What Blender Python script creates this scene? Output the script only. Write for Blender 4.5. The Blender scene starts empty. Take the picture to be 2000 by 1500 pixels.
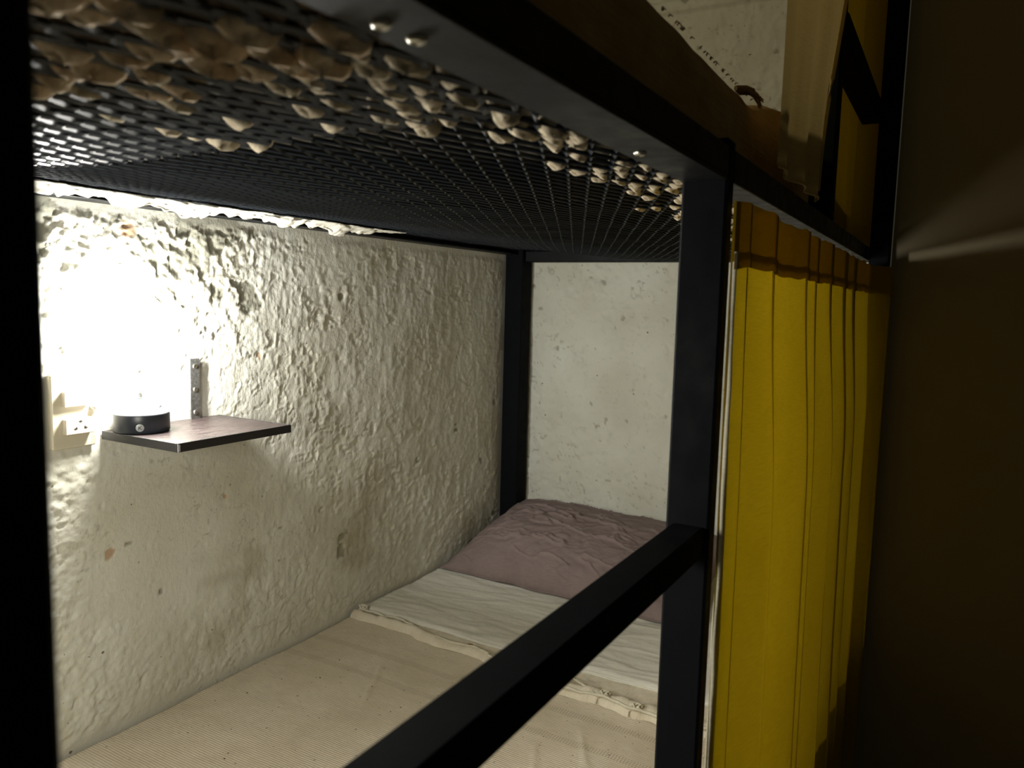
import bpy, math, random
import numpy as np
from mathutils import Vector, Matrix
random.seed(7)
rng = np.random.RandomState(11)
PI = math.pi
scene = bpy.context.scene
COL = scene.collection

# ------------------------------------------------------------------ camera
YAW, PITCH, ROLL, FPX = 0.5155, -0.1066, 0.0263, 1523.7
fw = Vector((math.cos(PITCH)*math.cos(YAW), math.cos(PITCH)*math.sin(YAW), math.sin(PITCH)))
rt = Vector((math.sin(YAW), -math.cos(YAW), 0)); up = rt.cross(fw)
r2 = math.cos(ROLL)*rt + math.sin(ROLL)*up
u2 = -math.sin(ROLL)*rt + math.cos(ROLL)*up
cam_d = bpy.data.cameras.new('camera'); cam = bpy.data.objects.new('camera', cam_d); COL.objects.link(cam)
CAM = Vector((0, -0.1906, -0.114))
cam.matrix_world = Matrix(((r2.x, u2.x, -fw.x, CAM.x), (r2.y, u2.y, -fw.y, CAM.y), (r2.z, u2.z, -fw.z, CAM.z), (0, 0, 0, 1)))
cam_d.sensor_width = 36; cam_d.lens = FPX/2000*36; cam_d.clip_start = 0.01
cam_d.dof.use_dof = True; cam_d.dof.focus_distance = 1.35; cam_d.dof.aperture_fstop = 9.0
scene.camera = cam

# ------------------------------------------------------------------ world, light, exposure
w = bpy.data.worlds.new('night'); scene.world = w; w.use_nodes = True
w.node_tree.nodes['Background'].inputs[0].default_value = (1.0, 0.93, 0.58, 1)
w.node_tree.nodes['Background'].inputs[1].default_value = 0.021
BULB = 520.0          # radiance of the added bulb by the wall
LENS = 40.0           # radiance of the lamp lens on the shelf
def area(name, loc, size, power, color, target):
    d = bpy.data.lights.new(name, 'AREA'); d.shape = 'DISK'; d.size = size; d.energy = power; d.color = color
    o = bpy.data.objects.new(name, d); COL.objects.link(o); o.location = loc
    o.rotation_euler = (Vector(target)-Vector(loc)).to_track_quat('-Z', 'Y').to_euler()
    return o
area('upper_bunk_light', (0.75, 0.72, 0.62), 0.12, 2.0, (1.0, 0.88, 0.62), (2.0, 0.3, 0.2))
area('foot_end_fill_light', (0.16, 0.40, -0.24), 0.22, 3.9, (1.0, 0.95, 0.84), (1.40, 0.42, -0.86))  # unseen fill light, added to brighten the bed and walls
vs = scene.view_settings
vs.view_transform = 'Standard'; vs.look = 'None'; vs.exposure = 0.27; vs.gamma = 1.0; vs.use_curve_mapping = False

# ------------------------------------------------------------------ helpers
def tag(o, label=None, cat=None, group=None, kind=None):
    if label: o['label'] = label
    if cat: o['category'] = cat
    if group: o['group'] = group
    if kind: o['kind'] = kind
    return o
def empty(name, loc, label, cat, group=None):
    o = bpy.data.objects.new(name, None); o.empty_display_size = .05; COL.objects.link(o); o.location = loc
    return tag(o, label, cat, group)
def link(name, me, mat, parent=None, smooth=False):
    o = bpy.data.objects.new(name, me); COL.objects.link(o)
    if mat: me.materials.append(mat)
    if parent is not None:
        o.parent = parent
        base = Vector((0, 0, 0)); q = parent
        while q is not None:
            base += q.location; q = q.parent
        o.location = -base
    if smooth: me.polygons.foreach_set('use_smooth', [True]*len(me.polygons))
    return o
class MB:
    """collects shapes, links them as one mesh object"""
    def __init__(s): s.v = []; s.f = []
    def add(s, v, f):
        n = len(s.v); s.v += [tuple(p) for p in v]; s.f += [tuple(i+n for i in q) for q in f]; return s
    def box(s, x0, x1, y0, y1, z0, z1, c=0.0):
        c = min(c, .45*(x1-x0), .45*(y1-y0), .45*(z1-z0))
        if c <= 0:
            v = [(x, y, z) for x in (x0, x1) for y in (y0, y1) for z in (z0, z1)]
            return s.add(v, [(0, 1, 3, 2), (4, 6, 7, 5), (0, 4, 5, 1), (2, 3, 7, 6), (0, 2, 6, 4), (1, 5, 7, 3)])
        # chamfered box: 24 verts
        V = {}; v = []
        for i, x in enumerate((x0, x1)):
            for j, y in enumerate((y0, y1)):
                for k, z in enumerate((z0, z1)):
                    sx, sy, sz = (c if i == 0 else -c), (c if j == 0 else -c), (c if k == 0 else -c)
                    V[i, j, k, 'x'] = len(v); v.append((x, y+sy, z+sz))
                    V[i, j, k, 'y'] = len(v); v.append((x+sx, y, z+sz))
                    V[i, j, k, 'z'] = len(v); v.append((x+sx, y+sy, z))
        f = []
        for a in (0, 1):
            f.append([V[a, 0, 0, 'x'], V[a, 1, 0, 'x'], V[a, 1, 1, 'x'], V[a, 0, 1, 'x']])
            f.append([V[0, a, 0, 'y'], V[1, a, 0, 'y'], V[1, a, 1, 'y'], V[0, a, 1, 'y']])
            f.append([V[0, 0, a, 'z'], V[1, 0, a, 'z'], V[1, 1, a, 'z'], V[0, 1, a, 'z']])
        for a in (0, 1):
            for b in (0, 1):
                f.append([V[a, b, 0, 'x'], V[a, b, 1, 'x'], V[a, b, 1, 'y'], V[a, b, 0, 'y']])
                f.append([V[a, 0, b, 'x'], V[a, 1, b, 'x'], V[a, 1, b, 'z'], V[a, 0, b, 'z']])
                f.append([V[0, a, b, 'y'], V[1, a, b, 'y'], V[1, a, b, 'z'], V[0, a, b, 'z']])
                for d in (0, 1): f.append([V[a, b, d, 'x'], V[a, b, d, 'y'], V[a, b, d, 'z']])
        return s.add(v, f)
    def cyl(s, p, axis, r, h, n=24, r2=None, c=0.0):
        """lathe: from p along axis, chamfer c"""
        prof = [(0, 0), (r-c, 0), (r, c), ((r2 if r2 is not None else r), h-c), ((r2 if r2 is not None else r)-c, h), (0, h)]
        return s.lathe(p, axis, prof, n)
    def lathe(s, p, axis, prof, n=24):
        a = Vector(axis).normalized(); t = a.orthogonal().normalized(); b = a.cross(t); p = Vector(p)
        v = []; f = []
        for (r, h) in prof:
            for k in range(n):
                q = p+a*h+(t*math.cos(2*PI*k/n)+b*math.sin(2*PI*k/n))*max(r, 1e-5); v.append(q)
        for i in range(len(prof)-1):
            for k in range(n):
                k2 = (k+1) % n; f.append((i*n+k, i*n+k2, (i+1)*n+k2, (i+1)*n+k))
        return s.add(v, f)
    def tube(s, pts, r, n=8):
        pts = [Vector(p) for p in pts]; v = []; f = []
        for i, p in enumerate(pts):
            d = (pts[min(i+1, len(pts)-1)]-pts[max(i-1, 0)]).normalized()
            ref = Vector((0, 0, 1)) if abs(d.z) < .9 else Vector((1, 0, 0))
            t = d.cross(ref).normalized(); b = d.cross(t)
            rr = r[i] if isinstance(r, (list, tuple)) else r
            for k in range(n): v.append(p+(t*math.cos(2*PI*k/n)+b*math.sin(2*PI*k/n))*rr)
        for i in range(len(pts)-1):
            for k in range(n):
                k2 = (k+1) % n; f.append((i*n+k, i*n+k2, (i+1)*n+k2, (i+1)*n+k))
        f.append(tuple(range(n))); f.append(tuple(range((len(pts)-1)*n, len(pts)*n))[::-1])
        return s.add(v, f)
    def build(s, name, mat, parent=None, smooth=False):
        me = bpy.data.meshes.new(name); me.from_pydata(s.v, [], s.f); me.update()
        import bmesh
        bm = bmesh.new(); bm.from_mesh(me); bmesh.ops.recalc_face_normals(bm, faces=bm.faces); bm.to_mesh(me); bm.free()
        return link(name, me, mat, parent, smooth)
def grid_mesh(name, P, mat, parent=None, attr=None, flip=False, thick=0.0, smooth=True, wrap=False):
    """P: (n,m,3) array of points"""
    n, m = P.shape[:2]
    idx = np.arange(n*m).reshape(n, m)
    a, b, c, d = idx[:-1, :-1], idx[1:, :-1], idx[1:, 1:], idx[:-1, 1:]
    q = np.stack([a, b, c, d] if not flip else [a, d, c, b], -1).reshape(-1, 4)
    me = bpy.data.meshes.new(name)
    me.vertices.add(n*m); me.vertices.foreach_set('co', P.reshape(-1).astype(np.float32))
    me.loops.add(q.size); me.loops.foreach_set('vertex_index', q.reshape(-1).astype(np.int32))
    me.polygons.add(len(q)); me.polygons.foreach_set('loop_start', np.arange(0, q.size, 4, dtype=np.int32))
    me.update(calc_edges=True)
    if attr:
        for k, A in attr.items():
            t = me.attributes.new(k, 'FLOAT', 'POINT'); t.data.foreach_set('value', A.reshape(-1).astype(np.float32))
    o = link(name, me, mat, parent, smooth)
    if thick:
        md = o.modifiers.new('thickness', 'SOLIDIFY'); md.thickness = thick; md.offset = 0
    return o
_lat = {}
def vnoise(x, y, seed=0):
    if seed not in _lat: _lat[seed] = np.random.RandomState(seed+100).rand(256, 256)
    L = _lat[seed]
    xi = np.floor(x).astype(int); yi = np.floor(y).astype(int)
    fx = x-xi; fy = y-yi; fx = fx*fx*fx*(fx*(fx*6-15)+10); fy = fy*fy*fy*(fy*(fy*6-15)+10)
    g = lambda i, j: L[i % 256, j % 256]
    return (g(xi, yi)*(1-fx)*(1-fy)+g(xi+1, yi)*fx*(1-fy)+g(xi, yi+1)*(1-fx)*fy+g(xi+1, yi+1)*fx*fy)*2-1
def fbm(x, y, seed=0, o=4, g=.5):
    s = 0; a = 1; t = 0
    for k in range(o):
        s = s+a*vnoise(x*2**k+k*17.3, y*2**k-k*9.1, seed+k); t += a; a *= g
    return s/t
def sm(a, b, x):
    t = np.clip((x-a)/(b-a), 0, 1); return t*t*(3-2*t)

# ------------------------------------------------------------------ materials
def mat(name, color=(.5, .5, .5), rough=.6, metal=0.0, spec=.5, emit=None, strength=0):
    m = bpy.data.materials.new(name); m.use_nodes = True
    b = m.node_tree.nodes['Principled BSDF']
    b.inputs['Base Color'].default_value = (*color, 1); b.inputs['Roughness'].default_value = rough
    b.inputs['Metallic'].default_value = metal; b.inputs['Specular IOR Level'].default_value = spec
    if emit:
        b.inputs['Emission Color'].default_value = (*emit, 1); b.inputs['Emission Strength'].default_value = strength
    return m
class NT:
    def __init__(s, m): s.m = m; s.t = m.node_tree; s.b = s.t.nodes['Principled BSDF']
    def n(s, ty, **k):
        d = s.t.nodes.new(ty)
        for a, b in k.items():
            if a.startswith('i_'):
                key = a[2:]; key = int(key) if key.isdigit() else key.replace('_', ' ')
                d.inputs[key].default_value = b
            else: setattr(d, a, b)
        return d
    def l(s, a, b): s.t.links.new(a, b)
    def coord(s, scale=(1, 1, 1)):
        g = s.n('ShaderNodeNewGeometry'); mp = s.n('ShaderNodeMapping'); mp.inputs['Scale'].default_value = scale
        s.l(g.outputs['Position'], mp.inputs['Vector']); return mp.outputs[0]
    def noise(s, vec, scale, detail=4, rough=.5, dist=0):
        d = s.n('ShaderNodeTexNoise'); d.inputs['Scale'].default_value = scale; d.inputs['Detail'].default_value = detail
        d.inputs['Roughness'].default_value = rough; d.inputs['Distortion'].default_value = dist
        s.l(vec, d.inputs['Vector']); return d.outputs['Fac']
    def ramp(s, fac, stops):
        d = s.n('ShaderNodeValToRGB'); e = d.color_ramp.elements
        while len(e) < len(stops): e.new(.5)
        for q, (p, c) in zip(e, stops):
            q.position = p; q.color = (*c, 1) if len(c) == 3 else c
        s.l(fac, d.inputs[0]); return d.outputs[0]
    def mix(s, fac, a, b, mode='MIX'):
        d = s.n('ShaderNodeMix', data_type='RGBA', blend_type=mode)
        for sock, val in ((d.inputs[0], fac), (d.inputs[6], a), (d.inputs[7], b)):
            if hasattr(val, 'links'): s.l(val, sock)
            else: sock.default_value = val if isinstance(val, float) else (*val, 1)
        return d.outputs[2]
    def math(s, op, a, b=None):
        d = s.n('ShaderNodeMath', operation=op)
        for k, val in enumerate((a, b)):
            if val is None: continue
            if hasattr(val, 'links'): s.l(val, d.inputs[k])
            else: d.inputs[k].default_value = val
        return d.outputs[0]
    def bump(s, h, strength=.5, dist=.01, prev=None):
        d = s.n('ShaderNodeBump'); d.inputs['Strength'].default_value = strength; d.inputs['Distance'].default_value = dist
        s.l(h, d.inputs['Height'])
        if prev: s.l(prev, d.inputs['Normal'])
        return d.outputs[0]
    def col(s, c): s.l(c, s.b.inputs['Base Color'])
    def nor(s, c): s.l(c, s.b.inputs['Normal'])

def plaster(name, base, dark, peel=True, fine=1.0):
    m = mat(name, base, .85, spec=.25); t = NT(m)
    v = t.coord(); v2 = t.coord((1, 1, .35))
    big = t.noise(v, 5, 3); med = t.noise(v, 26, 6, .6)
    c = t.mix(t.ramp(big, [(.35, (0, 0, 0)), (.7, (1, 1, 1))]), dark, base)
    c = t.mix(t.ramp(med, [(.55, (0, 0, 0)), (.75, (.55, .55, .55))]), c, tuple(x*.82 for x in base))
    dz = t.n('ShaderNodeAttribute', attribute_name='crease_shade'); c = t.mix(dz.outputs['Fac'], c, (.30, .27, .20))  # shade of creases and pits, mixed into the plaster colour
    if peel:
        a = t.n('ShaderNodeAttribute', attribute_name='peel'); r = t.n('ShaderNodeAttribute', attribute_name='rust')
        c = t.mix(a.outputs['Fac'], c, (.26, .255, .20)); c = t.mix(r.outputs['Fac'], c, (.42, .24, .12))
        st = t.n('ShaderNodeAttribute', attribute_name='stain'); c = t.mix(st.outputs['Fac'], c, (.40, .36, .25))
    specks = t.ramp(t.noise(v, 95, 2, .5), [(.0, (1, 1, 1)), (.24, (1, 1, 1)), (.27, (0, 0, 0))])
    c = t.mix(specks, c, (.2, .17, .12))
    t.col(c)
    b1 = t.bump(t.noise(v, 110, 5, .6), .40*fine, .003)
    b2 = t.bump(t.noise(v2, 300, 3, .6), .35*fine, .0015, b1)
    t.nor(b2); return m
def fabric(name, c1, c2, rib=900, rough=.9, bumpd=.0008, axis=0, transl=0.0, mott=14):
    m = mat(name, c1, rough, spec=.15); t = NT(m); v = t.coord()
    c = t.mix(t.ramp(t.noise(v, mott, 5, .6), [(.35, (0, 0, 0)), (.65, (1, 1, 1))]), c1, c2)
    thr = t.noise(t.coord((1 if axis == 0 else .08, 1 if axis == 1 else .08, 1 if axis == 2 else .08)), rib, 2, .6)
    c = t.mix(t.ramp(thr, [(.3, (.35, .35, .35)), (.6, (0, 0, 0))]), c, tuple(x*.7 for x in c1))
    t.col(c)
    b = t.bump(thr, .5, bumpd); b = t.bump(t.noise(v, 60, 4, .6), .4, .003, b); t.nor(b)
    if transl:
        tr = t.n('ShaderNodeBsdfTranslucent'); t.l(c, tr.inputs[0]); ms = t.n('ShaderNodeMixShader'); ms.inputs[0].default_value = transl
        t.l(t.b.outputs[0], ms.inputs[1]); t.l(tr.outputs[0], ms.inputs[2])
        t.l(ms.outputs[0], t.t.nodes['Material Output'].inputs[0])
    return m
M = {}
M['plaster'] = plaster('rough_white_plaster', (.72, .72, .645), (.60, .585, .485))
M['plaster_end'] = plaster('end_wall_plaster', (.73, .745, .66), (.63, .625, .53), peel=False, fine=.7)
M['panel'] = mat('dark_olive_paint', (.34, .285, .17), .55); t = NT(M['panel']); v = t.coord()
t.col(t.mix(t.noise(v, 3, 4, .6), (.30, .25, .15), (.40, .33, .20))); t.nor(t.bump(t.noise(v, 160, 4, .6), .25, .001))
def paint(name, c=(.0045, .0052, .0065), rough=.5):
    m = mat(name, c, rough, spec=.20); t = NT(m); v = t.coord()
    t.l(t.ramp(t.noise(v, 30, 4, .6), [(.3, (rough-.1,)*3), (.7, (rough+.12,)*3)]), t.b.inputs['Roughness'])
    t.nor(t.bump(t.noise(v, 220, 3, .5), .18, .0006)); return m
M['steel'] = paint('black_painted_steel')
M['steel_matt'] = paint('matt_black_paint', (.0045, .0052, .0066), .68); M['steel_matt'].node_tree.nodes['Principled BSDF'].inputs['Specular IOR Level'].default_value = .06
M['mesh'] = paint('dark_mesh_paint', (.018, .022, .028), .42)
M['zinc'] = mat('galvanised_steel', (.50, .53, .55), .38, .9); t = NT(M['zinc']); v = t.coord()
t.col(t.ramp(t.noise(v, 420, 3, .7), [(.35, (.16, .22, .30)), (.5, (.45, .48, .45)), (.65, (.75, .72, .55))])); t.nor(t.bump(t.noise(v, 300, 3), .4, .0008))
M['zinc_dull'] = mat('dull_steel', (.30, .30, .29), .4, .85); t = NT(M['zinc_dull']); v = t.coord()
t.col(t.ramp(t.noise(v, 200, 3, .7), [(.35, (.17, .17, .17)), (.65, (.36, .36, .34))]))
M['screw'] = mat('bright_screw', (.7, .68, .6), .28, 1.0)
M['board'] = mat('dark_brown_laminate', (.05, .03, .026), .36, spec=.5); t = NT(M['board']); v = t.coord((1, 5, 1))
t.col(t.mix(t.ramp(t.noise(v, 22, 5, .7), [(.4, (0, 0, 0)), (.62, (1, 1, 1))]), (.028, .019, .018), (.065, .046, .045)))
t.l(t.ramp(t.noise(v, 40, 5, .7), [(.3, (.28,)*3), (.7, (.55,)*3)]), t.b.inputs['Roughness']); t.nor(t.bump(t.noise(v, 120, 4), .25, .001))
M['edge'] = mat('black_edge_band', (.016, .016, .02), .4)
M['chip'] = mat('chipped_chalk', (.6, .6, .6), .8)
M['plate'] = mat('ivory_plastic', (.62, .57, .43), .42); t = NT(M['plate']); v = t.coord()
t.col(t.mix(t.noise(v, 35, 4), (.58, .53, .39), (.66, .61, .47)))
M['module'] = mat('cream_plastic', (.60, .54, .43), .38); t = NT(M['module']); v = t.coord(); t.nor(t.bump(t.noise(v, 90, 2), .1, .001))
M['slot'] = mat('dark_slot', (.03, .02, .012), .7)
M['mark'] = mat('grey_print', (.30, .28, .24), .6)
M['lampbody'] = mat('dark_satin_plastic', (.028, .033, .042), .36); t = NT(M['lampbody']); v = t.coord(); t.nor(t.bump(t.noise(v, 500, 2), .1, .0004))
M['lamprim'] = mat('grey_lamp_rim', (.35, .37, .40), .3)
M['lens'] = mat('lamp_lens', (.9, .9, .9), .3, emit=(.97, .98, 1.0), strength=LENS)
M['bulb'] = mat('added_tube_glow', (.9, .9, .9), .3, emit=(1.0, .985, .93), strength=BULB)
M['button'] = mat('grey_sensor_button', (.42, .45, .45), .35)
M['white'] = mat('white_plastic', (.78, .77, .73), .4)
M['blanket'] = fabric('beige_woven_cover', (.68, .60, .455), (.76, .685, .545), 700, axis=0, mott=9)
t = NT(M['blanket'])
g_ = t.n('ShaderNodeNewGeometry'); sp = t.n('ShaderNodeSeparateXYZ'); t.l(g_.outputs['Position'], sp.inputs[0])
rib = t.math('SINE', t.math('MULTIPLY', sp.outputs[0], 2*PI/.0046)); ribn = t.math('MULTIPLY', rib, t.noise(t.coord(), 45, 3, .6))
lad = None
for xc in (1.235, 1.150):
    q = t.math('LESS_THAN', t.math('ABSOLUTE', t.math('SUBTRACT', sp.outputs[0], xc)), .009); lad = q if lad is None else t.math('ADD', lad, q)
rung = t.math('MULTIPLY', t.math('GREATER_THAN', t.math('SINE', t.math('MULTIPLY', sp.outputs[1], 2*PI/.0052)), .25), lad)
old = t.b.inputs['Base Color'].links[0].from_socket
c_ = t.mix(t.math('MULTIPLY', rung, .55), old, (.42, .36, .25))
c_ = t.mix(t.math('MULTIPLY', t.math('ADD', rib, 1.0), .07), c_, (.35, .29, .20))
c_ = t.mix(t.ramp(t.noise(t.coord(), 150, 1, .4), [(.0, (1, 1, 1)), (.235, (1, 1, 1)), (.25, (0, 0, 0))]), c_, (.13, .10, .07))
t.col(c_); on = t.b.inputs['Normal'].links[0].from_socket
t.nor(t.bump(t.math('SUBTRACT', ribn, t.math('MULTIPLY', rung, 1.2)), .5, .0010, on))
M['puffy'] = fabric('beige_border_cloth', (.72, .65, .50), (.80, .74, .60), 500, axis=1, mott=20)
M['sheet'] = fabric('off_white_sheet', (.78, .77, .68), (.84, .83, .745), 900, axis=0, mott=8)
M['cord'] = fabric('cream_cord', (.66, .62, .48), (.74, .70, .57), 400)
M['pillow'] = fabric('mauve_pillowcase', (.235, .182, .172), (.27, .21, .197), 900, mott=10)
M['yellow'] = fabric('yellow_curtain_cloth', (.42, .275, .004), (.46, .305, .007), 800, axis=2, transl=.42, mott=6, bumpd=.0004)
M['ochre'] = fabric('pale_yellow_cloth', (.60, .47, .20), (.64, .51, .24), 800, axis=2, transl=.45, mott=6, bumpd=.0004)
M['cream'] = fabric('cream_hem_cloth', (.80, .76, .58), (.84, .80, .64), 500, axis=2, transl=.3)
M['brown'] = fabric('brown_blanket', (.30, .19, .07), (.38, .26, .11), 300, axis=2, mott=24, bumpd=.002)
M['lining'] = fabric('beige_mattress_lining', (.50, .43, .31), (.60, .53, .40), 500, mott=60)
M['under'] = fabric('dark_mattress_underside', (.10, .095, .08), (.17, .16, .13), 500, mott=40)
M['lining_brown'] = fabric('browned_lining', (.52, .38, .23), (.76, .66, .50), 400, mott=45)
M['lining_white'] = fabric('white_torn_lining', (.74, .71, .60), (.80, .78, .70), 400, mott=60)
M['floor'] = mat('dark_floor', (.10, .09, .08), .7); t = NT(M['floor']); v = t.coord(); t.col(t.mix(t.noise(v, 8, 5), (.08, .07, .06), (.13, .12, .10)))

# ------------------------------------------------------------------ setting
ZF, ZC = -1.31, 1.35
WY = 1.0            # face of the long wall
EX = 2.095          # face of the end wall
PL = (.672, .742, -.360, -.244)     # socket plate on the wall
def wall_long():
    xs = np.concatenate([np.linspace(-1.2, .45, 40), np.arange(.453, 1.25, .0026), np.arange(1.25, EX-.012, .0042), [EX]])
    zs = np.concatenate([np.linspace(ZF, -.93, 20), np.arange(-.927, .06, .0027), np.linspace(.07, ZC, 60)])
    X, Z = np.meshgrid(xs, zs, indexing='ij')
    big = fbm(X*3.2, Z*3.2, 1, 3)*.006
    rough = .16+.84*sm(1.18, .80, X+.25*fbm(X*6, Z*6, 5, 3)-.10*(Z+.2))*sm(-.42, -.20, Z+.06*fbm(X*9, Z*9, 8, 2))
    lowleft = sm(.82, .74, X+.03*fbm(X*10, Z*10, 6, 3))*sm(-.36, -.40, Z)
    rough = np.maximum(rough, .62*lowleft)
    smooth = sm(.30, .10, np.hypot((X-.90)/1.0, (Z+.52)/1.15)+.05*fbm(X*8, Z*8, 31, 3))
    rough = rough*(1-.92*smooth)
    wx = X+.004*fbm(X*30, Z*30, 9, 3); wz = Z+.004*fbm(X*30, Z*30, 12, 3)
    lump = fbm(wx*58, wz*66, 2, 4, .6)
    ridg = 1-np.abs(fbm(wx*46, wz*54, 3, 3, .55))*2.6
    h = big+rough*(lump*.0056+np.clip(ridg, -1, 1)*.0016)
    # vertical trowel marks and craters on the calmer part
    tro = fbm(wx*52, wz*20, 14, 3, .6); calm = (1-rough)*(1-.8*smooth)
    h += calm*(np.maximum(tro, -.12)*.0019)
    crat = fbm(wx*26, wz*24, 21, 3, .6); ring = np.exp(-((crat-.28)/.045)**2)
    h += calm*ring*.0012-calm*sm(.30, .45, crat)*.0010
    pit = fbm(wx*60, wz*60, 24, 2); h -= (.3+rough)*sm(.50, .66, pit)*.0025
    # lower strip: chipped skin near the mattress
    chip = sm(-.60, -.80, Z-.16*(X-.9)+.04*fbm(X*8, Z*8, 17, 3)); h += chip*fbm(wx*58, wz*58, 26, 4, .6)*.0022
    # peeled patches
    pm = fbm(wx*15, wz*17, 41, 4, .5)
    zone = sm(1.25, 1.0, X)*sm(-.32, -.12, Z)
    pe = sm(.20, .235, pm-.45*(1-zone))
    h -= pe*.0026
    rust = np.zeros_like(X)
    for (cx, cz, rx, rz_) in ((.812, -.0147, .016, .013), (.85, -.232, .005, .012), (.765, -.548, .009, .009), (.78, -.13, .008, .010), (1.09, -.235, .006, .008), (.93, -.21, .008, .007), (1.0, -.50, .004, .004)):
        d = np.hypot((X-cx)/rx, (Z-cz)/rz_)+.5*fbm(X*120, Z*120, 43, 2); rust = np.maximum(rust, sm(1.1, .8, d)*.75)
    h -= rust*.0012
    stain = sm(.15, .6, fbm(X*5, Z*7, 51, 4))*sm(-.35, -.6, Z)*.6
    # thin cracks
    cr = np.abs(fbm(X*7+3, Z*13, 61, 4, .55)); crk = sm(.012, .003, cr)*sm(.1, .35, fbm(X*6, Z*6, 66, 2)); h -= crk*.0014; 
    # flat seat for the socket plate and flush strip at shelf brackets
    d = np.maximum(np.maximum(PL[0]-X, X-PL[1]), np.maximum(PL[2]-Z, Z-PL[3]))
    seat = sm(.012, .001, d); h = h*(1-seat)-.0005*seat
    cut = sm(.0, .004, Z-PL[3])*sm(.017, .013, Z-PL[3]-.002*fbm(X*90, Z*0, 3, 2))*sm(.006, .0, X-PL[1])*sm(.65, .66, X); h -= cut*.006; pe = np.maximum(pe, cut)
    for bx in (.819, .931):
        s_ = sm(.022, .008, np.abs(X-bx))*sm(-.20, -.225, Z)*sm(-.37, -.35, Z); h = np.where(s_ > 0, np.minimum(h, h*(1-s_)+.001*s_), h)
    rim = sm(.022, .006, np.abs(Z+.347))*sm(.73, .75, X)*sm(1.01, .99, X); h = np.where(rim > 0, np.minimum(h, h*(1-rim)), h)
    lo = sm(-.83, -.86, Z); h = h*(1-lo)-.002*lo          # mattress touches here
    tp = sm(-.005, .012, Z)*sm(.08, .06, Z); h = h*(1-tp)-.002*tp          # behind the upper beam
    cor = sm(EX-.09, EX-.05, X); h = h*(1-cor)
    h = np.minimum(h, .010)
    P = np.stack([X, WY-h, Z], -1)
    return grid_mesh('wall_left', P, M['plaster'], attr=dict(peel=pe*.85, rust=rust, stain=stain, crease_shade=np.clip(sm(.02, .003, np.abs(fbm(wx*20, wz*22, 83, 3, .6)))*sm(-.05, .35, fbm(X*6, Z*6, 84, 2))*.6, 0, 1)))  # last attribute paints shade along thin creases
tag(wall_long(), kind='structure', label='long rough plaster wall beside the bed, peeling above the shelf')
def wall_end():
    ys = np.concatenate([np.arange(.0, 1.02, .0045)])
    zs = np.concatenate([np.linspace(ZF, -.92, 12), np.arange(-.91, .82, .0048), np.linspace(.83, ZC, 12)])
    Y, Z = np.meshgrid(ys, zs, indexing='ij')
    wy = Y+.01*fbm(Y*20, Z*20, 9, 3); wz = Z+.01*fbm(Y*20, Z*20, 12, 3)
    h = fbm(Y*3, Z*3, 71, 3)*.006
    low = sm(-.35, -.75, Z)*.5+sm(.72, .9, Y)*.5+sm(-.18, -.02, Z)*.5; low = np.clip(low+.25, 0, 1)
    h += low*fbm(wy*52, wz*52, 72, 4, .6)*.0048
    c = fbm(wy*22, wz*24, 74, 3, .6); h += np.exp(-((c-.22)/.05)**2)*.0022-sm(.25, .5, c)*.0018
    h += sm(.0, .3, Z)*np.maximum(fbm(wy*30, wz*16, 76, 4), -.15)*.004
    h -= sm(.74, .80, fbm(wy*44, wz*44, 78, 2))*.003
    led = sm(.655, .662, Z)*(1-sm(.685, .70, Z)); h += led*.012     # the horizontal lip high on the wall
    h = np.clip(h, -.006, .020)
    m_ = ((Y > .90)|(Y < .09)) & (Z < .1); h = np.where(m_, np.minimum(h, .002), h)
    P = np.stack([EX-h, Y, Z], -1)
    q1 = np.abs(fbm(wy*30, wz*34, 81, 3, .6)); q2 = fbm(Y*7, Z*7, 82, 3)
    crease_shade = sm(.075, .015, q1)*np.clip(.25+low*sm(-.25, .3, q2), 0, 1)*sm(-.1, .25, fbm(Y*40, Z*40, 85, 2))*.6  # painted cavity shade that strengthens the relief
    crease_shade = np.maximum(crease_shade, sm(.74, .80, fbm(wy*44, wz*44, 78, 2))*.7)
    P[:, :, 0] += crease_shade*.0022
    o = grid_mesh('wall_end', P, M['plaster_end'], flip=True, attr=dict(crease_shade=crease_shade))
    return o
tag(wall_end(), kind='structure', label='rough plaster wall at the head end of the bunk')
o = MB().box(2.0195, 2.16, -1.7, -.047, ZF, ZC, .0).build('wall_right', M['panel']); tag(o, kind='structure', label='plain dark olive wall section past the foot of the yellow curtain')
o = MB().box(-1.2, 2.2, -1.7, 1.1, ZF-.08, ZF).build('floor', M['floor']); tag(o, kind='structure')
o = MB().box(-1.2, 2.2, -1.7, 1.1, ZC, ZC+.08).build('ceiling', M['plaster_end']); tag(o, kind='structure')

# ------------------------------------------------------------------ bunk bed
bed = empty('bunk_bed', (1.0, .5, ZF), 'black painted steel bunk bed frame with a diamond mesh base overhead', 'bunk bed')
S = M['steel']; ch = .0025
T = .043
def part(name, m, x0, x1, y0, y1, z0, z1, c=ch): return MB().box(x0, x1, y0, y1, z0, z1, c).build(name, m, bed)
FX = 1.972          # far outer post
part('post', M['steel_matt'], .064, .109, .0, .045, ZF, .04)
part('post', M['steel_matt'], .7235, .7465, .0, T, ZF, .038)
part('post', M['steel_matt'], FX, FX+.045, -.045, -.003, ZF, 1.05)
part('post', M['steel_matt'], 2.022, 2.080, .930, .988, ZF, 1.05)
part('post', M['steel_matt'], .064, .109, .945, .988, ZF, .04)
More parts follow.
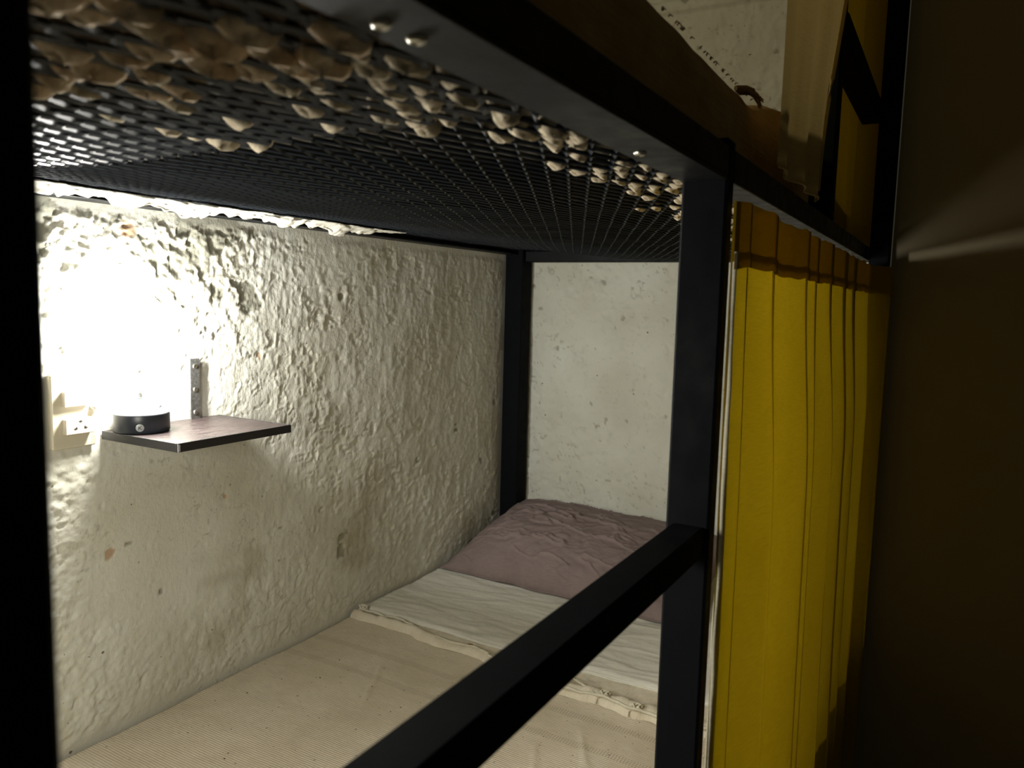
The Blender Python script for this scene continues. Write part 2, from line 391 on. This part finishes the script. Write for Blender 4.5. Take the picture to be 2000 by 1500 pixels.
# angle iron side beam: flange below, leg outside
def angle(name, x0, x1, side):
    mb = MB()
    if side == 'outer':
        mb.box(x0, x1, 0, T, 0, .004, .0008); mb.box(x0, x1, 0, .004, .004, .030, .0008)
    elif side == 'wall':
        mb.box(x0, x1, .945, .988, .020, .024, .0008); mb.box(x0, x1, .984, .988, .024, .056, .0008)
    return mb.build(name, S, bed)
angle('side_beam', .109, .7235, 'outer'); angle('side_beam', .7465, 2.08, 'outer'); angle('side_beam', .109, 2.022, 'wall')
part('end_beam', S, 2.037, 2.080, T, .930, .0, .032)
part('end_beam', S, .066, .107, .045, .945, -.0, .03)
part('guard_rail', M['steel_matt'], .109, .7235, .004, .037, -.354, -.3245)
part('bed_rail', S, .109, 2.022, .945, .988, -1.06, -1.02); part('bed_rail', S, .109, 2.022, .0, .04, -1.06, -1.02)
for k in range(9):
    part('cross_slat', S, .20+k*.225, .24+k*.225, .04, .945, -1.045, -1.022)
part('upper_stanchion', M['steel_matt'], 1.362, 1.40, .0, T, .030, .62)
part('upper_guard_rail', M['steel_matt'], 1.40, 2.045, .0-.002, T-.002, .318, .362)
for (x, y) in ((.267, .028), (.289, .026), (.573, .028)):
    MB().lathe((x, y, 0), (0, 0, -1), [(0, 0), (.0048, 0), (.0048, .0006), (.0040, .002), (.0022, .0028), (.0019, .0016), (0, .0016)], 14).build('bolt', M['screw'], bed, True)
# expanded metal
LW, SW = .046, .0215
def sag(x, y):
    base = .0045+.030*sm(.45, .96, y)
    b = np.clip((y-.02)/.93, 0, 1)
    return base-.005*np.sin(PI*b)**1.2
def expanded(name, x0, x1, y0, y1, tilt, zoff, hw=.0022, th=.0008):
    mb_v = []; mb_f = []; p_ = SW/2
    ny = int(round((y1-y0)/p_)); L = int((x1-x0)/LW)
    px = []; pz = []
    for c in range(L):
        for f_, s_ in zip((0, .05, .25, .45, .55, .75, .95), (1, .93, 0, -.93, -.93, 0, .93)):
            px.append(x0+(c+f_)*LW); pz.append(s_)
    px.append(x0+L*LW); pz.append(1)
    px = np.array(px); pz = np.array(pz); n = len(px)
    ct, st = math.cos(tilt), math.sin(tilt)
    cs = [(ct*hw-st*th, st*hw+ct*th), (-ct*hw-st*th, -st*hw+ct*th), (-ct*hw+st*th, -st*hw-ct*th), (ct*hw+st*th, st*hw-ct*th)]
    for r in range(ny):
        s = 1 if r % 2 == 0 else -1
        yc = y0+(r+.5)*p_
        y = yc+s*pz*p_*.5+rng.uniform(-.0002, .0002, n)
        z = sag(px, y)+zoff+.0010*fbm(px*9, y*9, 91, 2)*2+s*pz*.0006
        base = len(mb_v)
        for i in range(n):
            for (dy, dz) in cs: mb_v.append((px[i], y[i]+dy, z[i]+dz))
        for i in range(n-1):
            for q in range(4):
                q2 = (q+1) % 4; mb_f.append((base+i*4+q, base+(i+1)*4+q, base+(i+1)*4+q2, base+i*4+q2))
        for e in (0, n-1): mb_f.append(tuple(base+e*4+q for q in range(4)))
    mb = MB(); mb.v = mb_v; mb.f = mb_f
    return mb.build(name, M['mesh'], bed)
expanded('mesh_sheet', .02, .475, .046, .965, math.radians(-20), -.0025, hw=.0022)
expanded('mesh_sheet', .455, 2.065, .046, .975, math.radians(40), .0025, hw=.0026)

# ------------------------------------------------------------------ upper mattress
um = empty('upper_mattress', (1.1, .5, .02), 'thin upper bunk mattress with a brown blanket, above the diamond mesh', 'mattress')
def upper_mattress():
    xs = np.linspace(-.15, 2.0, 180); ys = np.linspace(.030, .965, 70)
    X, Y = np.meshgrid(xs, ys, indexing='ij')
    Z = sag(X, Y)+.0105+.0015*fbm(X*30, Y*30, 95, 3)
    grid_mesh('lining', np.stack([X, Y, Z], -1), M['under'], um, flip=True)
    # blanket: wraps outer side and top
    prof = [(.030, .016), (.026, .03), (.0245, .06), (.026, .09), (.033, .110), (.05, .118), (.12, .122), (.4, .124), (.8, .122), (.955, .115), (.972, .09), (.970, .045)]
    A = np.zeros((len(xs), len(prof), 3))
    for j, (y, z) in enumerate(prof):
        A[:, j, 0] = xs; A[:, j, 1] = y+(.032*sm(1.28, 1.40, xs) if j < 7 else 0)+.003*fbm(xs*9, xs*0+j*.6, 97, 3)*(1 if j < 9 else 0); A[:, j, 2] = z+.004*fbm(xs*7, xs*0+j*.7, 99, 3)+(.034*sm(.93, 1.12, xs)*sm(1.9, 1.6, xs) if 4 <= j <= 8 else 0)
    grid_mesh('blanket', A, M['brown'], um, thick=.004, flip=False)
    caps = MB(); caps.box(1.985, 2.012, .065, .965, .045, .112, .01); caps.build('end_panel', M['under'], um)
upper_mattress()
# frayed tassels on the blanket edge
tb = MB()
for k in range(26):
    x = .60+.36*random.random(); L = random.uniform(.003, .006); z = .1165
    tb.tube([(x, .030, z), (x+random.uniform(-.003, .003), .029, z+.0015), (x+random.uniform(-.004, .004), .027, z+.0025-L*.5)], [.0009, .0007, .0003], 5)
for k in range(26):
    x = .885+random.uniform(-.010, .010)
    tb.tube([(x-.012, .034, .1175), (x, .026, .1195), (x+.008, .020, .1165+random.uniform(-.003, .003)), (x+.010+random.uniform(-.004, .006), .014, .108+random.uniform(-.008, .006))], [.0030, .0030, .0018, .0004], 6)
o = tb.build('frayed_fringe', M['brown'], um); tag(o, kind='stuff')
# lining bulging through the diamonds
def puffs(name, zones, m, parent, size=1.0):
    mb = MB()
    for (x0, x1, y0, y1, prob, dep, sc) in zones:
        r = 0
        for ry in np.arange(.046+SW/2, .95, SW/2):
            r += 1
            if not (y0 < ry < y1): continue
            for rx in np.arange((.02 if x1 < .47 else .455)+(LW/2 if r % 2 else 0), 2.0, LW):
                if not (x0 < rx < x1) or random.random() > prob: continue
                d = dep*random.uniform(.5, 1.25); ax = LW*.42*sc*random.uniform(.8, 1.1); ay = SW*.40*sc*random.uniform(.85, 1.1)
                n, mrings = 12, 4; v = []; f = []
                ph = random.uniform(0, 6.28); lx, ly = random.uniform(-.004, .004), random.uniform(-.004, .002)
                zt = float(sag(np.array(rx), np.array(ry)))+.008
                for i in range(mrings+1):
                    a_ = i/mrings
                    for k in range(n):
                        th = 2*PI*k/n; wv = 1+.20*math.sin(3*th+ph)+.14*math.sin(5*th+2*ph)
                        rr = math.cos(a_*PI/2)**.55*wv if i < mrings else .02
                        v.append((rx+ax*rr*math.cos(th)+lx*a_, ry+ay*rr*math.sin(th)+ly*a_, zt-(d+.008)*math.sin(a_*PI/2)*(1+.18*math.sin(2*th+ph))))
                for i in range(mrings):
                    for k in range(n):
                        k2 = (k+1) % n; f.append((i*n+k, i*n+k2, (i+1)*n+k2, (i+1)*n+k))
                mb.add(v, f)
    o = mb.build(name, m, parent, True); tag(o, kind='stuff'); return o
puffs('lining_bulges', [(.28, .46, .045, .15, .62, .005, .9), (.46, .62, .045, .14, .6, .003, .9), (.62, 1.95, .045, .13, .72, .0010, .95), (.26, .44, .15, .32, .22, .006, .9), (.9, 1.9, .13, .17, .5, .001, .9)], M['lining'], um)
o = puffs('browned_lining_bulges', [(.12, .30, .04, .22, .62, .009, 1.0), (.14, .26, .22, .34, .35, .008, 1.0)], M['lining_brown'], um); o['label'] = 'browned tattered lining poking through the mesh'
# white torn lining hanging along the wall-side beam
def torn():
    xs = np.linspace(.30, 1.42, 520); m_ = 10
    P = np.zeros((len(xs), m_, 3))
    hang = np.clip(.013+.010*fbm(xs*22, xs*0, 103, 3)+.006*fbm(xs*60, xs*0, 104, 2), .003, .04)*sm(1.40, 1.25, xs)
    for j in range(m_):
        a_ = j/(m_-1)
        P[:, j, 0] = xs+.004*fbm(xs*50, xs*0+j*.4, 105, 2)
        P[:, j, 1] = .898+.036*a_+.008*fbm(xs*40, xs*0+j*.9, 106, 3)
        P[:, j, 2] = .030-hang*a_*1.0+.003*fbm(xs*60, xs*0+j*.3, 107, 2)*a_
    grid_mesh('torn_lining', P, M['lining_white'], um, thick=.0012)['label'] = 'white torn lining hanging by the wall'
torn()

# ------------------------------------------------------------------ lower mattress, cover, sheet
ZB = -.862
lm = empty('lower_mattress', (1.05, .5, -1.02), 'lower bunk mattress in a beige woven cover with a corded border', 'mattress')
MB().box(.12, 2.07, .045, .985, -1.018, ZB-.004, .02).build('core', M['blanket'], lm)
def hem_x(y):            # near edge of the border strip as a function of y
    return 1.283+.066*sm(.25, 1.0, y)+.006*np.sin(y*23)+.010*fbm(y*14, y*0, 111, 2)
def cover():
    ys = np.concatenate([[.030, .031, .033], np.linspace(.037, .995, 240)])
    us = np.linspace(0, 1, 260)
    Y, U = np.meshgrid(ys, us, indexing='ij')
    X = .115+U*(hem_x(Y)-.115)
    Z = ZB+.003*fbm(X*6, Y*6, 112, 3)+.0010*fbm(X*25, Y*25, 113, 3)
    for (ax, ay, bx, by, dp) in ((1.05, .70, 1.20, .78, .0030), (1.16, .56, 1.25, .62, .0022), (.95, .30, 1.12, .38, .0025), (1.0, .22, 1.2, .33, .0022), (.80, .50, .92, .42, .002)):
        tx, ty = bx-ax, by-ay; L = math.hypot(tx, ty); u_ = ((X-ax)*tx+(Y-ay)*ty)/L/L; d_ = ((X-ax)*ty-(Y-ay)*tx)/L+.006*fbm(X*20, Y*20, 115, 2)
        Z += dp*np.exp(-(d_/.005)**2)*sm(-.1, .2, u_)*sm(1.1, .8, u_)
    side = sm(.05, .030, Y); Z = Z-.012*side**2
    Z[0] -= .13; Z[1] -= .06; Z[2] -= .02
    Z += .003*sm(.97, 1.0, U)
    return grid_mesh('woven_cover', np.stack([X, Y, Z], -1), M['blanket'], lm, thick=.003, flip=True)
cover()
# border strip: puffy rolled cloth between cover and sheet
def border():
    ys = np.linspace(.035, .990, 300); us = np.linspace(0, 1, 26)
    Y, U = np.meshgrid(ys, us, indexing='ij')
    W_ = np.clip(1.40-hem_x(Y), .03, .2)
    X = hem_x(Y)-.006+U*(W_+.03)
    roll = np.exp(-((U-.20)/.15)**2)*.015*(1+.35*fbm(Y*28, Y*0, 121, 3))
    Z = ZB+.003+roll+.0030*fbm(X*40, Y*34, 122, 3)
    Z -= .010*sm(.06, .0, U)
    g = (Y-.675)/.009; gx = (X-1.372)/.010; Z -= .006*np.exp(-(g*g+gx*gx))
    return grid_mesh('border_strip', np.stack([X, Y, Z], -1), M['puffy'], lm, thick=.0025, flip=True)
border()
def cordline(y0, y1, off, amp, seed, r=.0028):
    ys = np.linspace(y0, y1, 90); return [(float(hem_x(np.array(y)))+off(y)+amp*float(fbm(np.array(y*22), np.array(0.), seed, 2)), y, ZB+.0178+.003*float(fbm(np.array(y*30), np.array(3.), seed, 2))) for y in ys]
cb = MB()
cb.tube(cordline(.60, .985, lambda y: .012+.05*max(0, (y-.60))*1.0*(1 if y < .9 else 0.6), .004, 131), .0027, 7)
cb.build('border_cord', M['cord'], lm, True)
cb = MB(); cb.tube(cordline(.05, .60, lambda y: .006, .002, 133), .0030, 7)
cb.tube([(1.345, .41, ZB+.012), (1.325, .39, ZB+.017), (1.305, .362, ZB+.0195), (1.300, .35, ZB+.018)], .0022, 6)
cb.tube([(1.352, .44, ZB+.012), (1.330, .405, ZB+.017), (1.302, .355, ZB+.019)], .0018, 6); cb.build('border_cord', M['cord'], lm, True)
for (kx, ky) in ((1.375, .975), (1.292, .262), (1.305, .33)):
    kb = MB()
    for q in range(4):
        a0 = q*1.7; kb.tube([(kx+.005*math.cos(a0+s_*1.3)*1.2, ky+.008*math.sin(a0+s_), ZB+.020+.005*math.sin(2*s_+q)) for s_ in np.linspace(0, 4.2, 14)], .0022, 6)
    kb.tube([(kx, ky, ZB+.014), (kx-.012, ky+.012, ZB+.013), (kx-.022, ky+.010, ZB+.008)], .0014, 5)
    kb.build('cord_knot', M['cord'], lm, True)
MB().lathe((1.372, .675, ZB+.000), (0, 0, 1), [(.001, .004), (.006, .0045), (.0085, .003), (.0085, 0)], 14).build('tuft_button', M['brown'], lm, True)

def bedsheet():
    ys = np.concatenate([[.026, .027, .029], np.linspace(.034, .992, 200)]); xs = np.linspace(1.392, 2.075, 200)
    Y, X = np.meshgrid(ys, xs, indexing='ij')
    X = X+.006*fbm(Y*5, X*0, 141, 2)*sm(1.5, 1.39, X)
    Z = ZB+.0105+.003*fbm(X*12, Y*3.0, 142, 3)+.0022*fbm(X*45, Y*14, 143, 3)
    rg = 1-np.abs(fbm(X*16+Y*3, Y*3.5, 144, 3))*4; Z += .0022*np.clip(rg, 0, 1)
    Z = Z-.004*sm(1.402, 1.392, X)
    Z[0] -= .14; Z[1] -= .06; Z[2] -= .02
    o = grid_mesh('bed_sheet', np.stack([X, Y, Z], -1), M['sheet'], None, thick=.0022, flip=True)
    hb = MB(); hb.tube([(1.3915+.006*float(fbm(np.array(y*5), np.array(0.), 141, 2)), y, ZB+.0065) for y in np.linspace(.035, .99, 120)], .0018, 6)
    hb.build('sheet_hem', M['sheet'], o, True)
    return o
tag(bedsheet(), 'off-white cotton sheet laid across the bed under the mauve pillow', 'sheet')

# ------------------------------------------------------------------ pillow
def pillow():
    n = 190
    U, V = np.meshgrid(np.linspace(-1, 1, n), np.linspace(-1, 1, n), indexing='ij')   # U along y (width), V along depth
    hw, hd = .355, .215
    def body(s):
        e = np.clip((1-np.abs(U)**2.6), 0, 1)**.55*np.clip((1-np.abs(V)**2.4), 0, 1)**.55
        pin = 1-.055*(1-np.abs(V)**2)*np.abs(U)**3; pin2 = 1-.045*(1-np.abs(U)**2)*np.abs(V)**3
        y = U*hw*pin; x = V*hd*pin2
        z = s*e*((.080*(1+.16*U-.10*V)) if s > 0 else .036)
        z = z*(1+.10*fbm(U*2, V*2, 151, 2))
        if s > 0:
            g = fbm(U*2.2+1.2*V, V*3.6-U*1.8, 152, 3); rg = np.clip(1-np.abs(g)*7, 0, 1); z = z+e*.0085*rg**1.5*sm(-.8, .1, U+.3*fbm(U*3, V*3, 153, 2))
            g2 = fbm(U*6+2*V, V*3.5+U*1.2, 154, 3); z = z+e*.0028*np.clip(1-np.abs(g2)*6, 0, 1)
            z = z+e*.004*fbm(U*9, V*9, 155, 3)
            # corner drape folds
        z = z+.006*fbm(U*5, V*5, 156, 2)*np.maximum(np.abs(U), np.abs(V))**6
        return x, y, z
    o = None
    cx, cy = 1.895, .625
    parts = []
    for s in (1, -1):
        x, y, z = body(s)
        th = math.radians(13.5)
        X = x*math.cos(th)-z*math.sin(th)*.6; Z = x*math.sin(th)+z*math.cos(th)
        # bend: the rear leans up against the wall
        X = np.minimum(cx+X, 2.074)
        rot_ = math.radians(-4); 
        Xr = cx+(X-cx)*math.cos(rot_)-(y)*math.sin(rot_)*.6; Yr = cy+y*math.cos(rot_)+(X-cx)*math.sin(rot_)*.3
        Xr = np.minimum(Xr, 2.084); Yr = np.minimum(Yr, .985)
        Zr = ZB+.070+Z
        if s < 0: Zr = np.maximum(Zr, ZB+.016)
        Zr = np.maximum(Zr, ZB+.0165)
        parts.append(np.stack([Xr, Yr, Zr], -1))
    o = grid_mesh('pillow', parts[0], M['pillow'], None)
    # join underside into the same mesh
    b = grid_mesh('pillow_under', parts[1], None, None, flip=True)
    me = o.data; nv = len(me.vertices)
    co = np.zeros(nv*3, np.float32); me.vertices.foreach_get('co', co); co2 = np.zeros(len(b.data.vertices)*3, np.float32); b.data.vertices.foreach_get('co', co2)
    fs = [tuple(p.vertices) for p in me.polygons]+[tuple(i+nv for i in p.vertices) for p in b.data.polygons]
    m2 = bpy.data.meshes.new('pillow'); m2.from_pydata(np.concatenate([co, co2]).reshape(-1, 3).tolist(), [], fs); m2.materials.append(M['pillow'])
    m2.polygons.foreach_set('use_smooth', [True]*len(m2.polygons)); m2.update()
    import bmesh
    bm = bmesh.new(); bm.from_mesh(m2); bmesh.ops.remove_doubles(bm, verts=bm.verts, dist=.0008); bmesh.ops.recalc_face_normals(bm, faces=bm.faces); bm.to_mesh(m2); bm.free()
    o.data = m2; bpy.data.objects.remove(b)
    # seam piping on the front edge
    e = parts[0][:, 0, :]; pb = MB(); pb.tube([tuple(e[i]) for i in range(0, n, 3)], .0022, 6); pb.build('seam', M['pillow'], o, True)
    return o
tag(pillow(), 'mauve creased pillow leaning on the end wall over the white sheet', 'pillow')

# ------------------------------------------------------------------ shelf with brackets
SZ = -.341
sh = empty('wall_shelf', (.872, .90, SZ-.013), 'small dark brown laminate shelf fixed to the rough wall', 'shelf')
MB().box(.759, .985, .814, .998, SZ-.012, SZ, .0006).build('board', M['board'], sh)
eb = MB(); eb.box(.757, .987, .8115, .814, SZ-.0135, SZ+.0002, .0004); eb.box(.7565, .759, .814, .998, SZ-.0135, SZ+.0002, .0004); eb.box(.985, .9875, .814, .998, SZ-.0135, SZ+.0002, .0004)
eb.build('edge_banding', M['edge'], sh)
cbp = MB(); cbp.box(.7563, .7585, .8111, .8117, SZ-.013, SZ-.001); cbp.box(.7600, .7606, .8111, .8117, SZ-.012, SZ-.002); cbp.build('chipped_corner', M['chip'], sh)
for (bx, wv, mm, lab) in ((.9305, .0205, 'zinc_dull', 'dull grey steel bracket'), (.819, .0205, 'zinc', 'speckled galvanised bracket')):
    b = MB(); b.box(bx-wv/2, bx+wv/2, .9905, .9935, SZ-.014, -.232, .0006); b.box(bx-wv/2, bx+wv/2, .87, .9935, SZ-.0165, SZ-.0135, .0006)
    bo = b.build('bracket', M[mm], sh); bo['label'] = lab
    for z in ((-.246, -.288, -.329) if mm == 'zinc_dull' else (-.246, -.288)):
        s_ = MB(); s_.lathe((bx, .9905, z), (0, -1, 0), [(.0, .0022), (.0012, .0022), (.0016, .0014), (.0022, .0024), (.0040, .0016), (.0046, .0)], 14); s_.build('screw', M['screw'], bo, True)

# ------------------------------------------------------------------ round lamp on the shelf
PX, PY, PR = .797, .953, .0425
SZT = SZ+.0006
lamp = empty('puck_lamp', (PX, PY, SZT), 'round black puck lamp glowing on the shelf by the wall', 'lamp')
MB().lathe((PX, PY, SZT), (0, 0, 1), [(0, 0), (PR-.002, 0), (PR, .002), (PR, .027), (PR-.0008, .0295)], 56).build('body', M['lampbody'], lamp, True)
MB().lathe((PX, PY, SZT), (0, 0, 1), [(PR-.0006, .0290), (PR-.0010, .0312), (PR-.004, .0320), (PR-.013, .0312)], 56).build('rim', M['lamprim'], lamp, True)
MB().lathe((PX, PY, SZT), (0, 0, 1), [(PR-.012, .0305), (PR-.016, .0325), (PR-.026, .0340), (0, .0348)], 48).build('lens', M['lens'], lamp, True)
dv = Vector((CAM.x-PX-.012, CAM.y-PY, 0)).normalized(); sd = Vector((0, 0, 1)).cross(dv)
bc = Vector((PX, PY, 0))+dv*PR+Vector((0, 0, SZT+.0105))
bc = bc-sd*.0025
bt = MB().lathe(bc-dv*.001, dv, [(.0062, 0), (.0062, .0016), (.0054, .0020), (0, .0020)], 24).build('sensor_button', M['button'], lamp, True)
kb = MB()
def stroke(a, b, wd=.0009):
    A = bc+dv*.0011+sd*a[0]+Vector((0, 0, a[1])); B = bc+dv*.0011+sd*b[0]+Vector((0, 0, b[1])); kb.tube([A, B], wd*.5, 5)
stroke((-.0018, -.003), (-.0018, .003)); stroke((-.0018, 0), (.0022, .003)); stroke((-.0008, .0008), (.0024, -.003))
kb.build('button_mark', M['slot'], bt)
# small pale disc behind the body, at the wall
MB().lathe((PX+.030, PY+.024, SZT+.0355), (0, 0, 1), [(0, -.003), (.0195, -.003), (.0205, 0), (.0195, .0022), (.012, .0014), (0, .0014)], 36).build('mounting_disc', M['lamprim'], lamp, True)
MB().cyl((PX+.030, PY+.030, SZT+.026), (0, 0, 1), .006, .010, 14).build('mount_stem', M['lampbody'], lamp, True)

# added bulb close to the wall above the shelf, boosting the round lamp's light
BX, BY, BZ = .782, .940, -.195
bl = empty('added_light_tube', (BX, .996, BZ), 'small upright white light tube, added against the plaster above the round lamp', 'lamp')
MB().lathe((BX, 1.0, BZ), (0, -1, 0), [(0, 0), (.014, 0), (.014, .006), (.006, .010), (.005, .048)], 24).build('holder', M['white'], bl, True)
MB().lathe((BX, BY, BZ-.045), (0, 0, 1), [(0, 0), (.007, .002), (.011, .009), (.0115, .091), (.007, .098), (0, .100)], 28).build('bulb', M['bulb'], bl, True)

# ------------------------------------------------------------------ socket plate
pt = empty('socket_plate', (.707, .998, -.302), 'ivory wall plate with a switch and a three-hole socket, left of the shelf', 'socket')
MB().box(PL[0], PL[1], .9895, 1.001, PL[2], PL[3], .002).build('plate', M['plate'], pt)
sw = MB().box(.688, .7285, .9815, .9900, -.2945, -.2705, .001).build('switch_module', M['module'], pt)
MB().lathe((.699, .9815, -.2835), (0, -1, 0), [(.0022, -.0002), (.0022, .0002), (.0029, .0002), (.0029, -.0002)], 18).build('switch_circle', M['mark'], sw)
MB().box(.7195, .7235, .98125, .9816, -.2800, -.2792).build('switch_dash', M['mark'], sw)
so = MB().box(.688, .7325, .9800, .9900, -.3375, -.3130, .001).build('socket_module', M['module'], pt)
for (hx, hz, a_) in ((.7115, -.3180, 0), (.7035, -.3290, .5), (.7195, -.3285, -.5)):
    h = MB().lathe((hx, .9800, hz), (0, -1, 0), [(0, .0003), (.0017, .0003), (.0017, 0)], 12)
    c_, s2 = math.cos(a_), math.sin(a_)
    h.box(hx-.0026, hx+.0026, .97965, .9800, hz-.0008, hz+.0008)
    if a_: h.box(hx+.0008*(1 if a_ > 0 else -1), hx+.0020*(1 if a_ > 0 else -1)+.0001 if a_ > 0 else hx-.0001, .97965, .9800, hz-.0004, hz+.0032) if a_ > 0 else h.box(hx-.0020, hx-.0006, .97965, .9800, hz-.0004, hz+.0032)
    h.build('socket_hole', M['slot'], so)
pg = empty('lamp_plug', (.742, .985, -.297), 'small round white plug and thin cord beside the switch', 'plug')
MB().lathe((.739, .9895, -.297), (0, -1, 0), [(.0062, 0), (.0065, .004), (.005, .008), (0, .0088)], 20).build('plug_body', M['white'], pg, True)
MB().tube([(.741, .982, -.300), (.747, .978, -.3085), (.755, .974, -.3150), (.764, .968, -.3175), (PX-PR*.80+.001, .975, -.3180)], .0011, 7).build('cord', M['white'], pg, True)

# ------------------------------------------------------------------ lower yellow curtain
def pleat_path(creases, n):
    """creases: list of (x, y); returns smooth-ish zigzag sample"""
    cx = np.array([c[0] for c in creases]); cy = np.array([c[1] for c in creases])
    s = np.concatenate([[0], np.cumsum(np.hypot(np.diff(cx), np.diff(cy)*3))]); q = np.linspace(0, s[-1], n)
    X = np.interp(q, s, cx); Y = np.interp(q, s, cy)
    k = np.array([1, 2, 3, 2, 1])/9.; Yp = np.pad(Y, 2, 'edge'); Y = np.convolve(Yp, k, 'valid')
    return X, Y
CR = [(.729, -.0055), (.760, -.012), (.796, -.010), (.788, -.007), (.868, -.026), (.892, -.024), (.876, -.008), (1.00, -.018), (1.085, -.030), (1.100, -.026), (1.070, -.009), (1.17, -.022), (1.195, -.022), (1.175, -.010), (1.30, -.030), (1.335, -.028), (1.295, -.010), (1.41, -.018), (1.49, -.030), (1.515, -.026), (1.46, -.008), (1.62, -.028), (1.66, -.026), (1.60, -.009), (1.78, -.032), (1.83, -.014), (1.90, -.026), (1.93, -.008), (1.940, -.012), (1.952, -.040), (1.957, -.052), (1.975, -.056), (1.99, -.052), (2.008, -.054)]
def curtain_lower():
    n = 420
    X, Y = pleat_path(CR, n)
    top = -.0135-.004*np.abs(fbm(X*11, X*0, 161, 2))*1.6-.006*sm(1.93, 2.0, X)
    zs = np.concatenate([np.linspace(0, .055, 8), np.linspace(.062, 1.27, 60)])
    P = np.zeros((n, len(zs), 3))
    for j, z in enumerate(zs):
        a_ = z/1.27; swell = .38+.62*sm(.04, .35, z)+.45*a_
        P[:, j, 0] = X+.006*a_*fbm(X*6, X*0+a_*2, 162, 2)-.075*a_*sm(1.55, 1.93, X)*(1-.6*sm(1.955, 2.02, X))
        P[:, j, 1] = -.0045+(Y+.0045)*np.where(X < 1.945, swell, 1)-.004*a_*(X < 1.945)+.0015*fbm(X*14, X*0+a_*3, 163, 2)
        P[:, j, 2] = top-z
    P[:, :, 1] = np.minimum(P[:, :, 1], -.0025)
    o = grid_mesh('yellow_curtain', P, M['yellow'], None)
    tag(o, 'yellow pleated curtain hanging under the outer beam of the lower bunk, lit from inside', 'curtain')
    # rod pocket: a second and a third layer of the cloth
    Q = P[:, :8].copy(); Q[:, :, 1] += .0022*0; Q[:, :, 1] -= .0016
    grid_mesh('rod_pocket', Q, M['yellow'], o)
    Q = P[:, :9].copy()[:, 6:9]; Q[:, :, 1] -= .0030; grid_mesh('pocket_seam', Q, M['yellow'], o)
    hb = MB(); zz = np.linspace(-.064, -1.28, 90)
    hb.tube([(.7335+.0008*math.sin(z*31), -.0085+.0015*float(fbm(np.array(z*14), np.array(1.), 165, 2)), z) for z in zz], .0026, 7)
    hb.build('white_edge_binding', M['cream'], o, True)['label'] = 'white binding on the curtain edge beside the post'
    return o
curtain_lower()

# ------------------------------------------------------------------ upper curtains
def curtain_upper(name, x0, x1, top, bot, yb, m, amp, label, seed, swing=0.0, narrow=0.0, wrap=0.0):
    n = 160; us = np.linspace(0, 1, n); vs_ = np.linspace(0, 1, 60)
    U, V = np.meshgrid(us, vs_, indexing='ij')
    wdt = (x1-x0)*(1-narrow*sm(.45, 1.0, V)); X = x0+swing*sm(.4, 1, V)+U*wdt
    Z = top+(bot(U)-top)*V
    Y = yb+amp*np.sin(U*17+.6*np.sin(V*3)+seed)*(.5+.5*V)+.003*fbm(U*7, V*2, seed+170, 3)-wrap*sm(.975, 1.0, U)
    o = grid_mesh(name, np.stack([X, Y, Z], -1), m, None)
    e = np.stack([X[-1]+.004, Y[-1]-.002, Z[-1]], -1)
    hb = MB(); hb.tube([tuple(p) for p in e[::2]], .0035, 6); hb.build('side_hem', m, o, True)
    b = np.stack([X[:, -1], Y[:, -1]-.001, Z[:, -1]+.001], -1); hb = MB(); hb.tube([tuple(p) for p in b[::2]], .0018, 6); hb.build('bottom_hem', m, o, True)
    return tag(o, label, 'curtain')
curtain_upper('upper_curtain', .872, 1.375, 1.0, lambda U: .034+.0*U, -.010, M['ochre'], .0045, 'pale yellow curtain of the upper bunk hanging beside the brown blanket', 3, .0, .40)
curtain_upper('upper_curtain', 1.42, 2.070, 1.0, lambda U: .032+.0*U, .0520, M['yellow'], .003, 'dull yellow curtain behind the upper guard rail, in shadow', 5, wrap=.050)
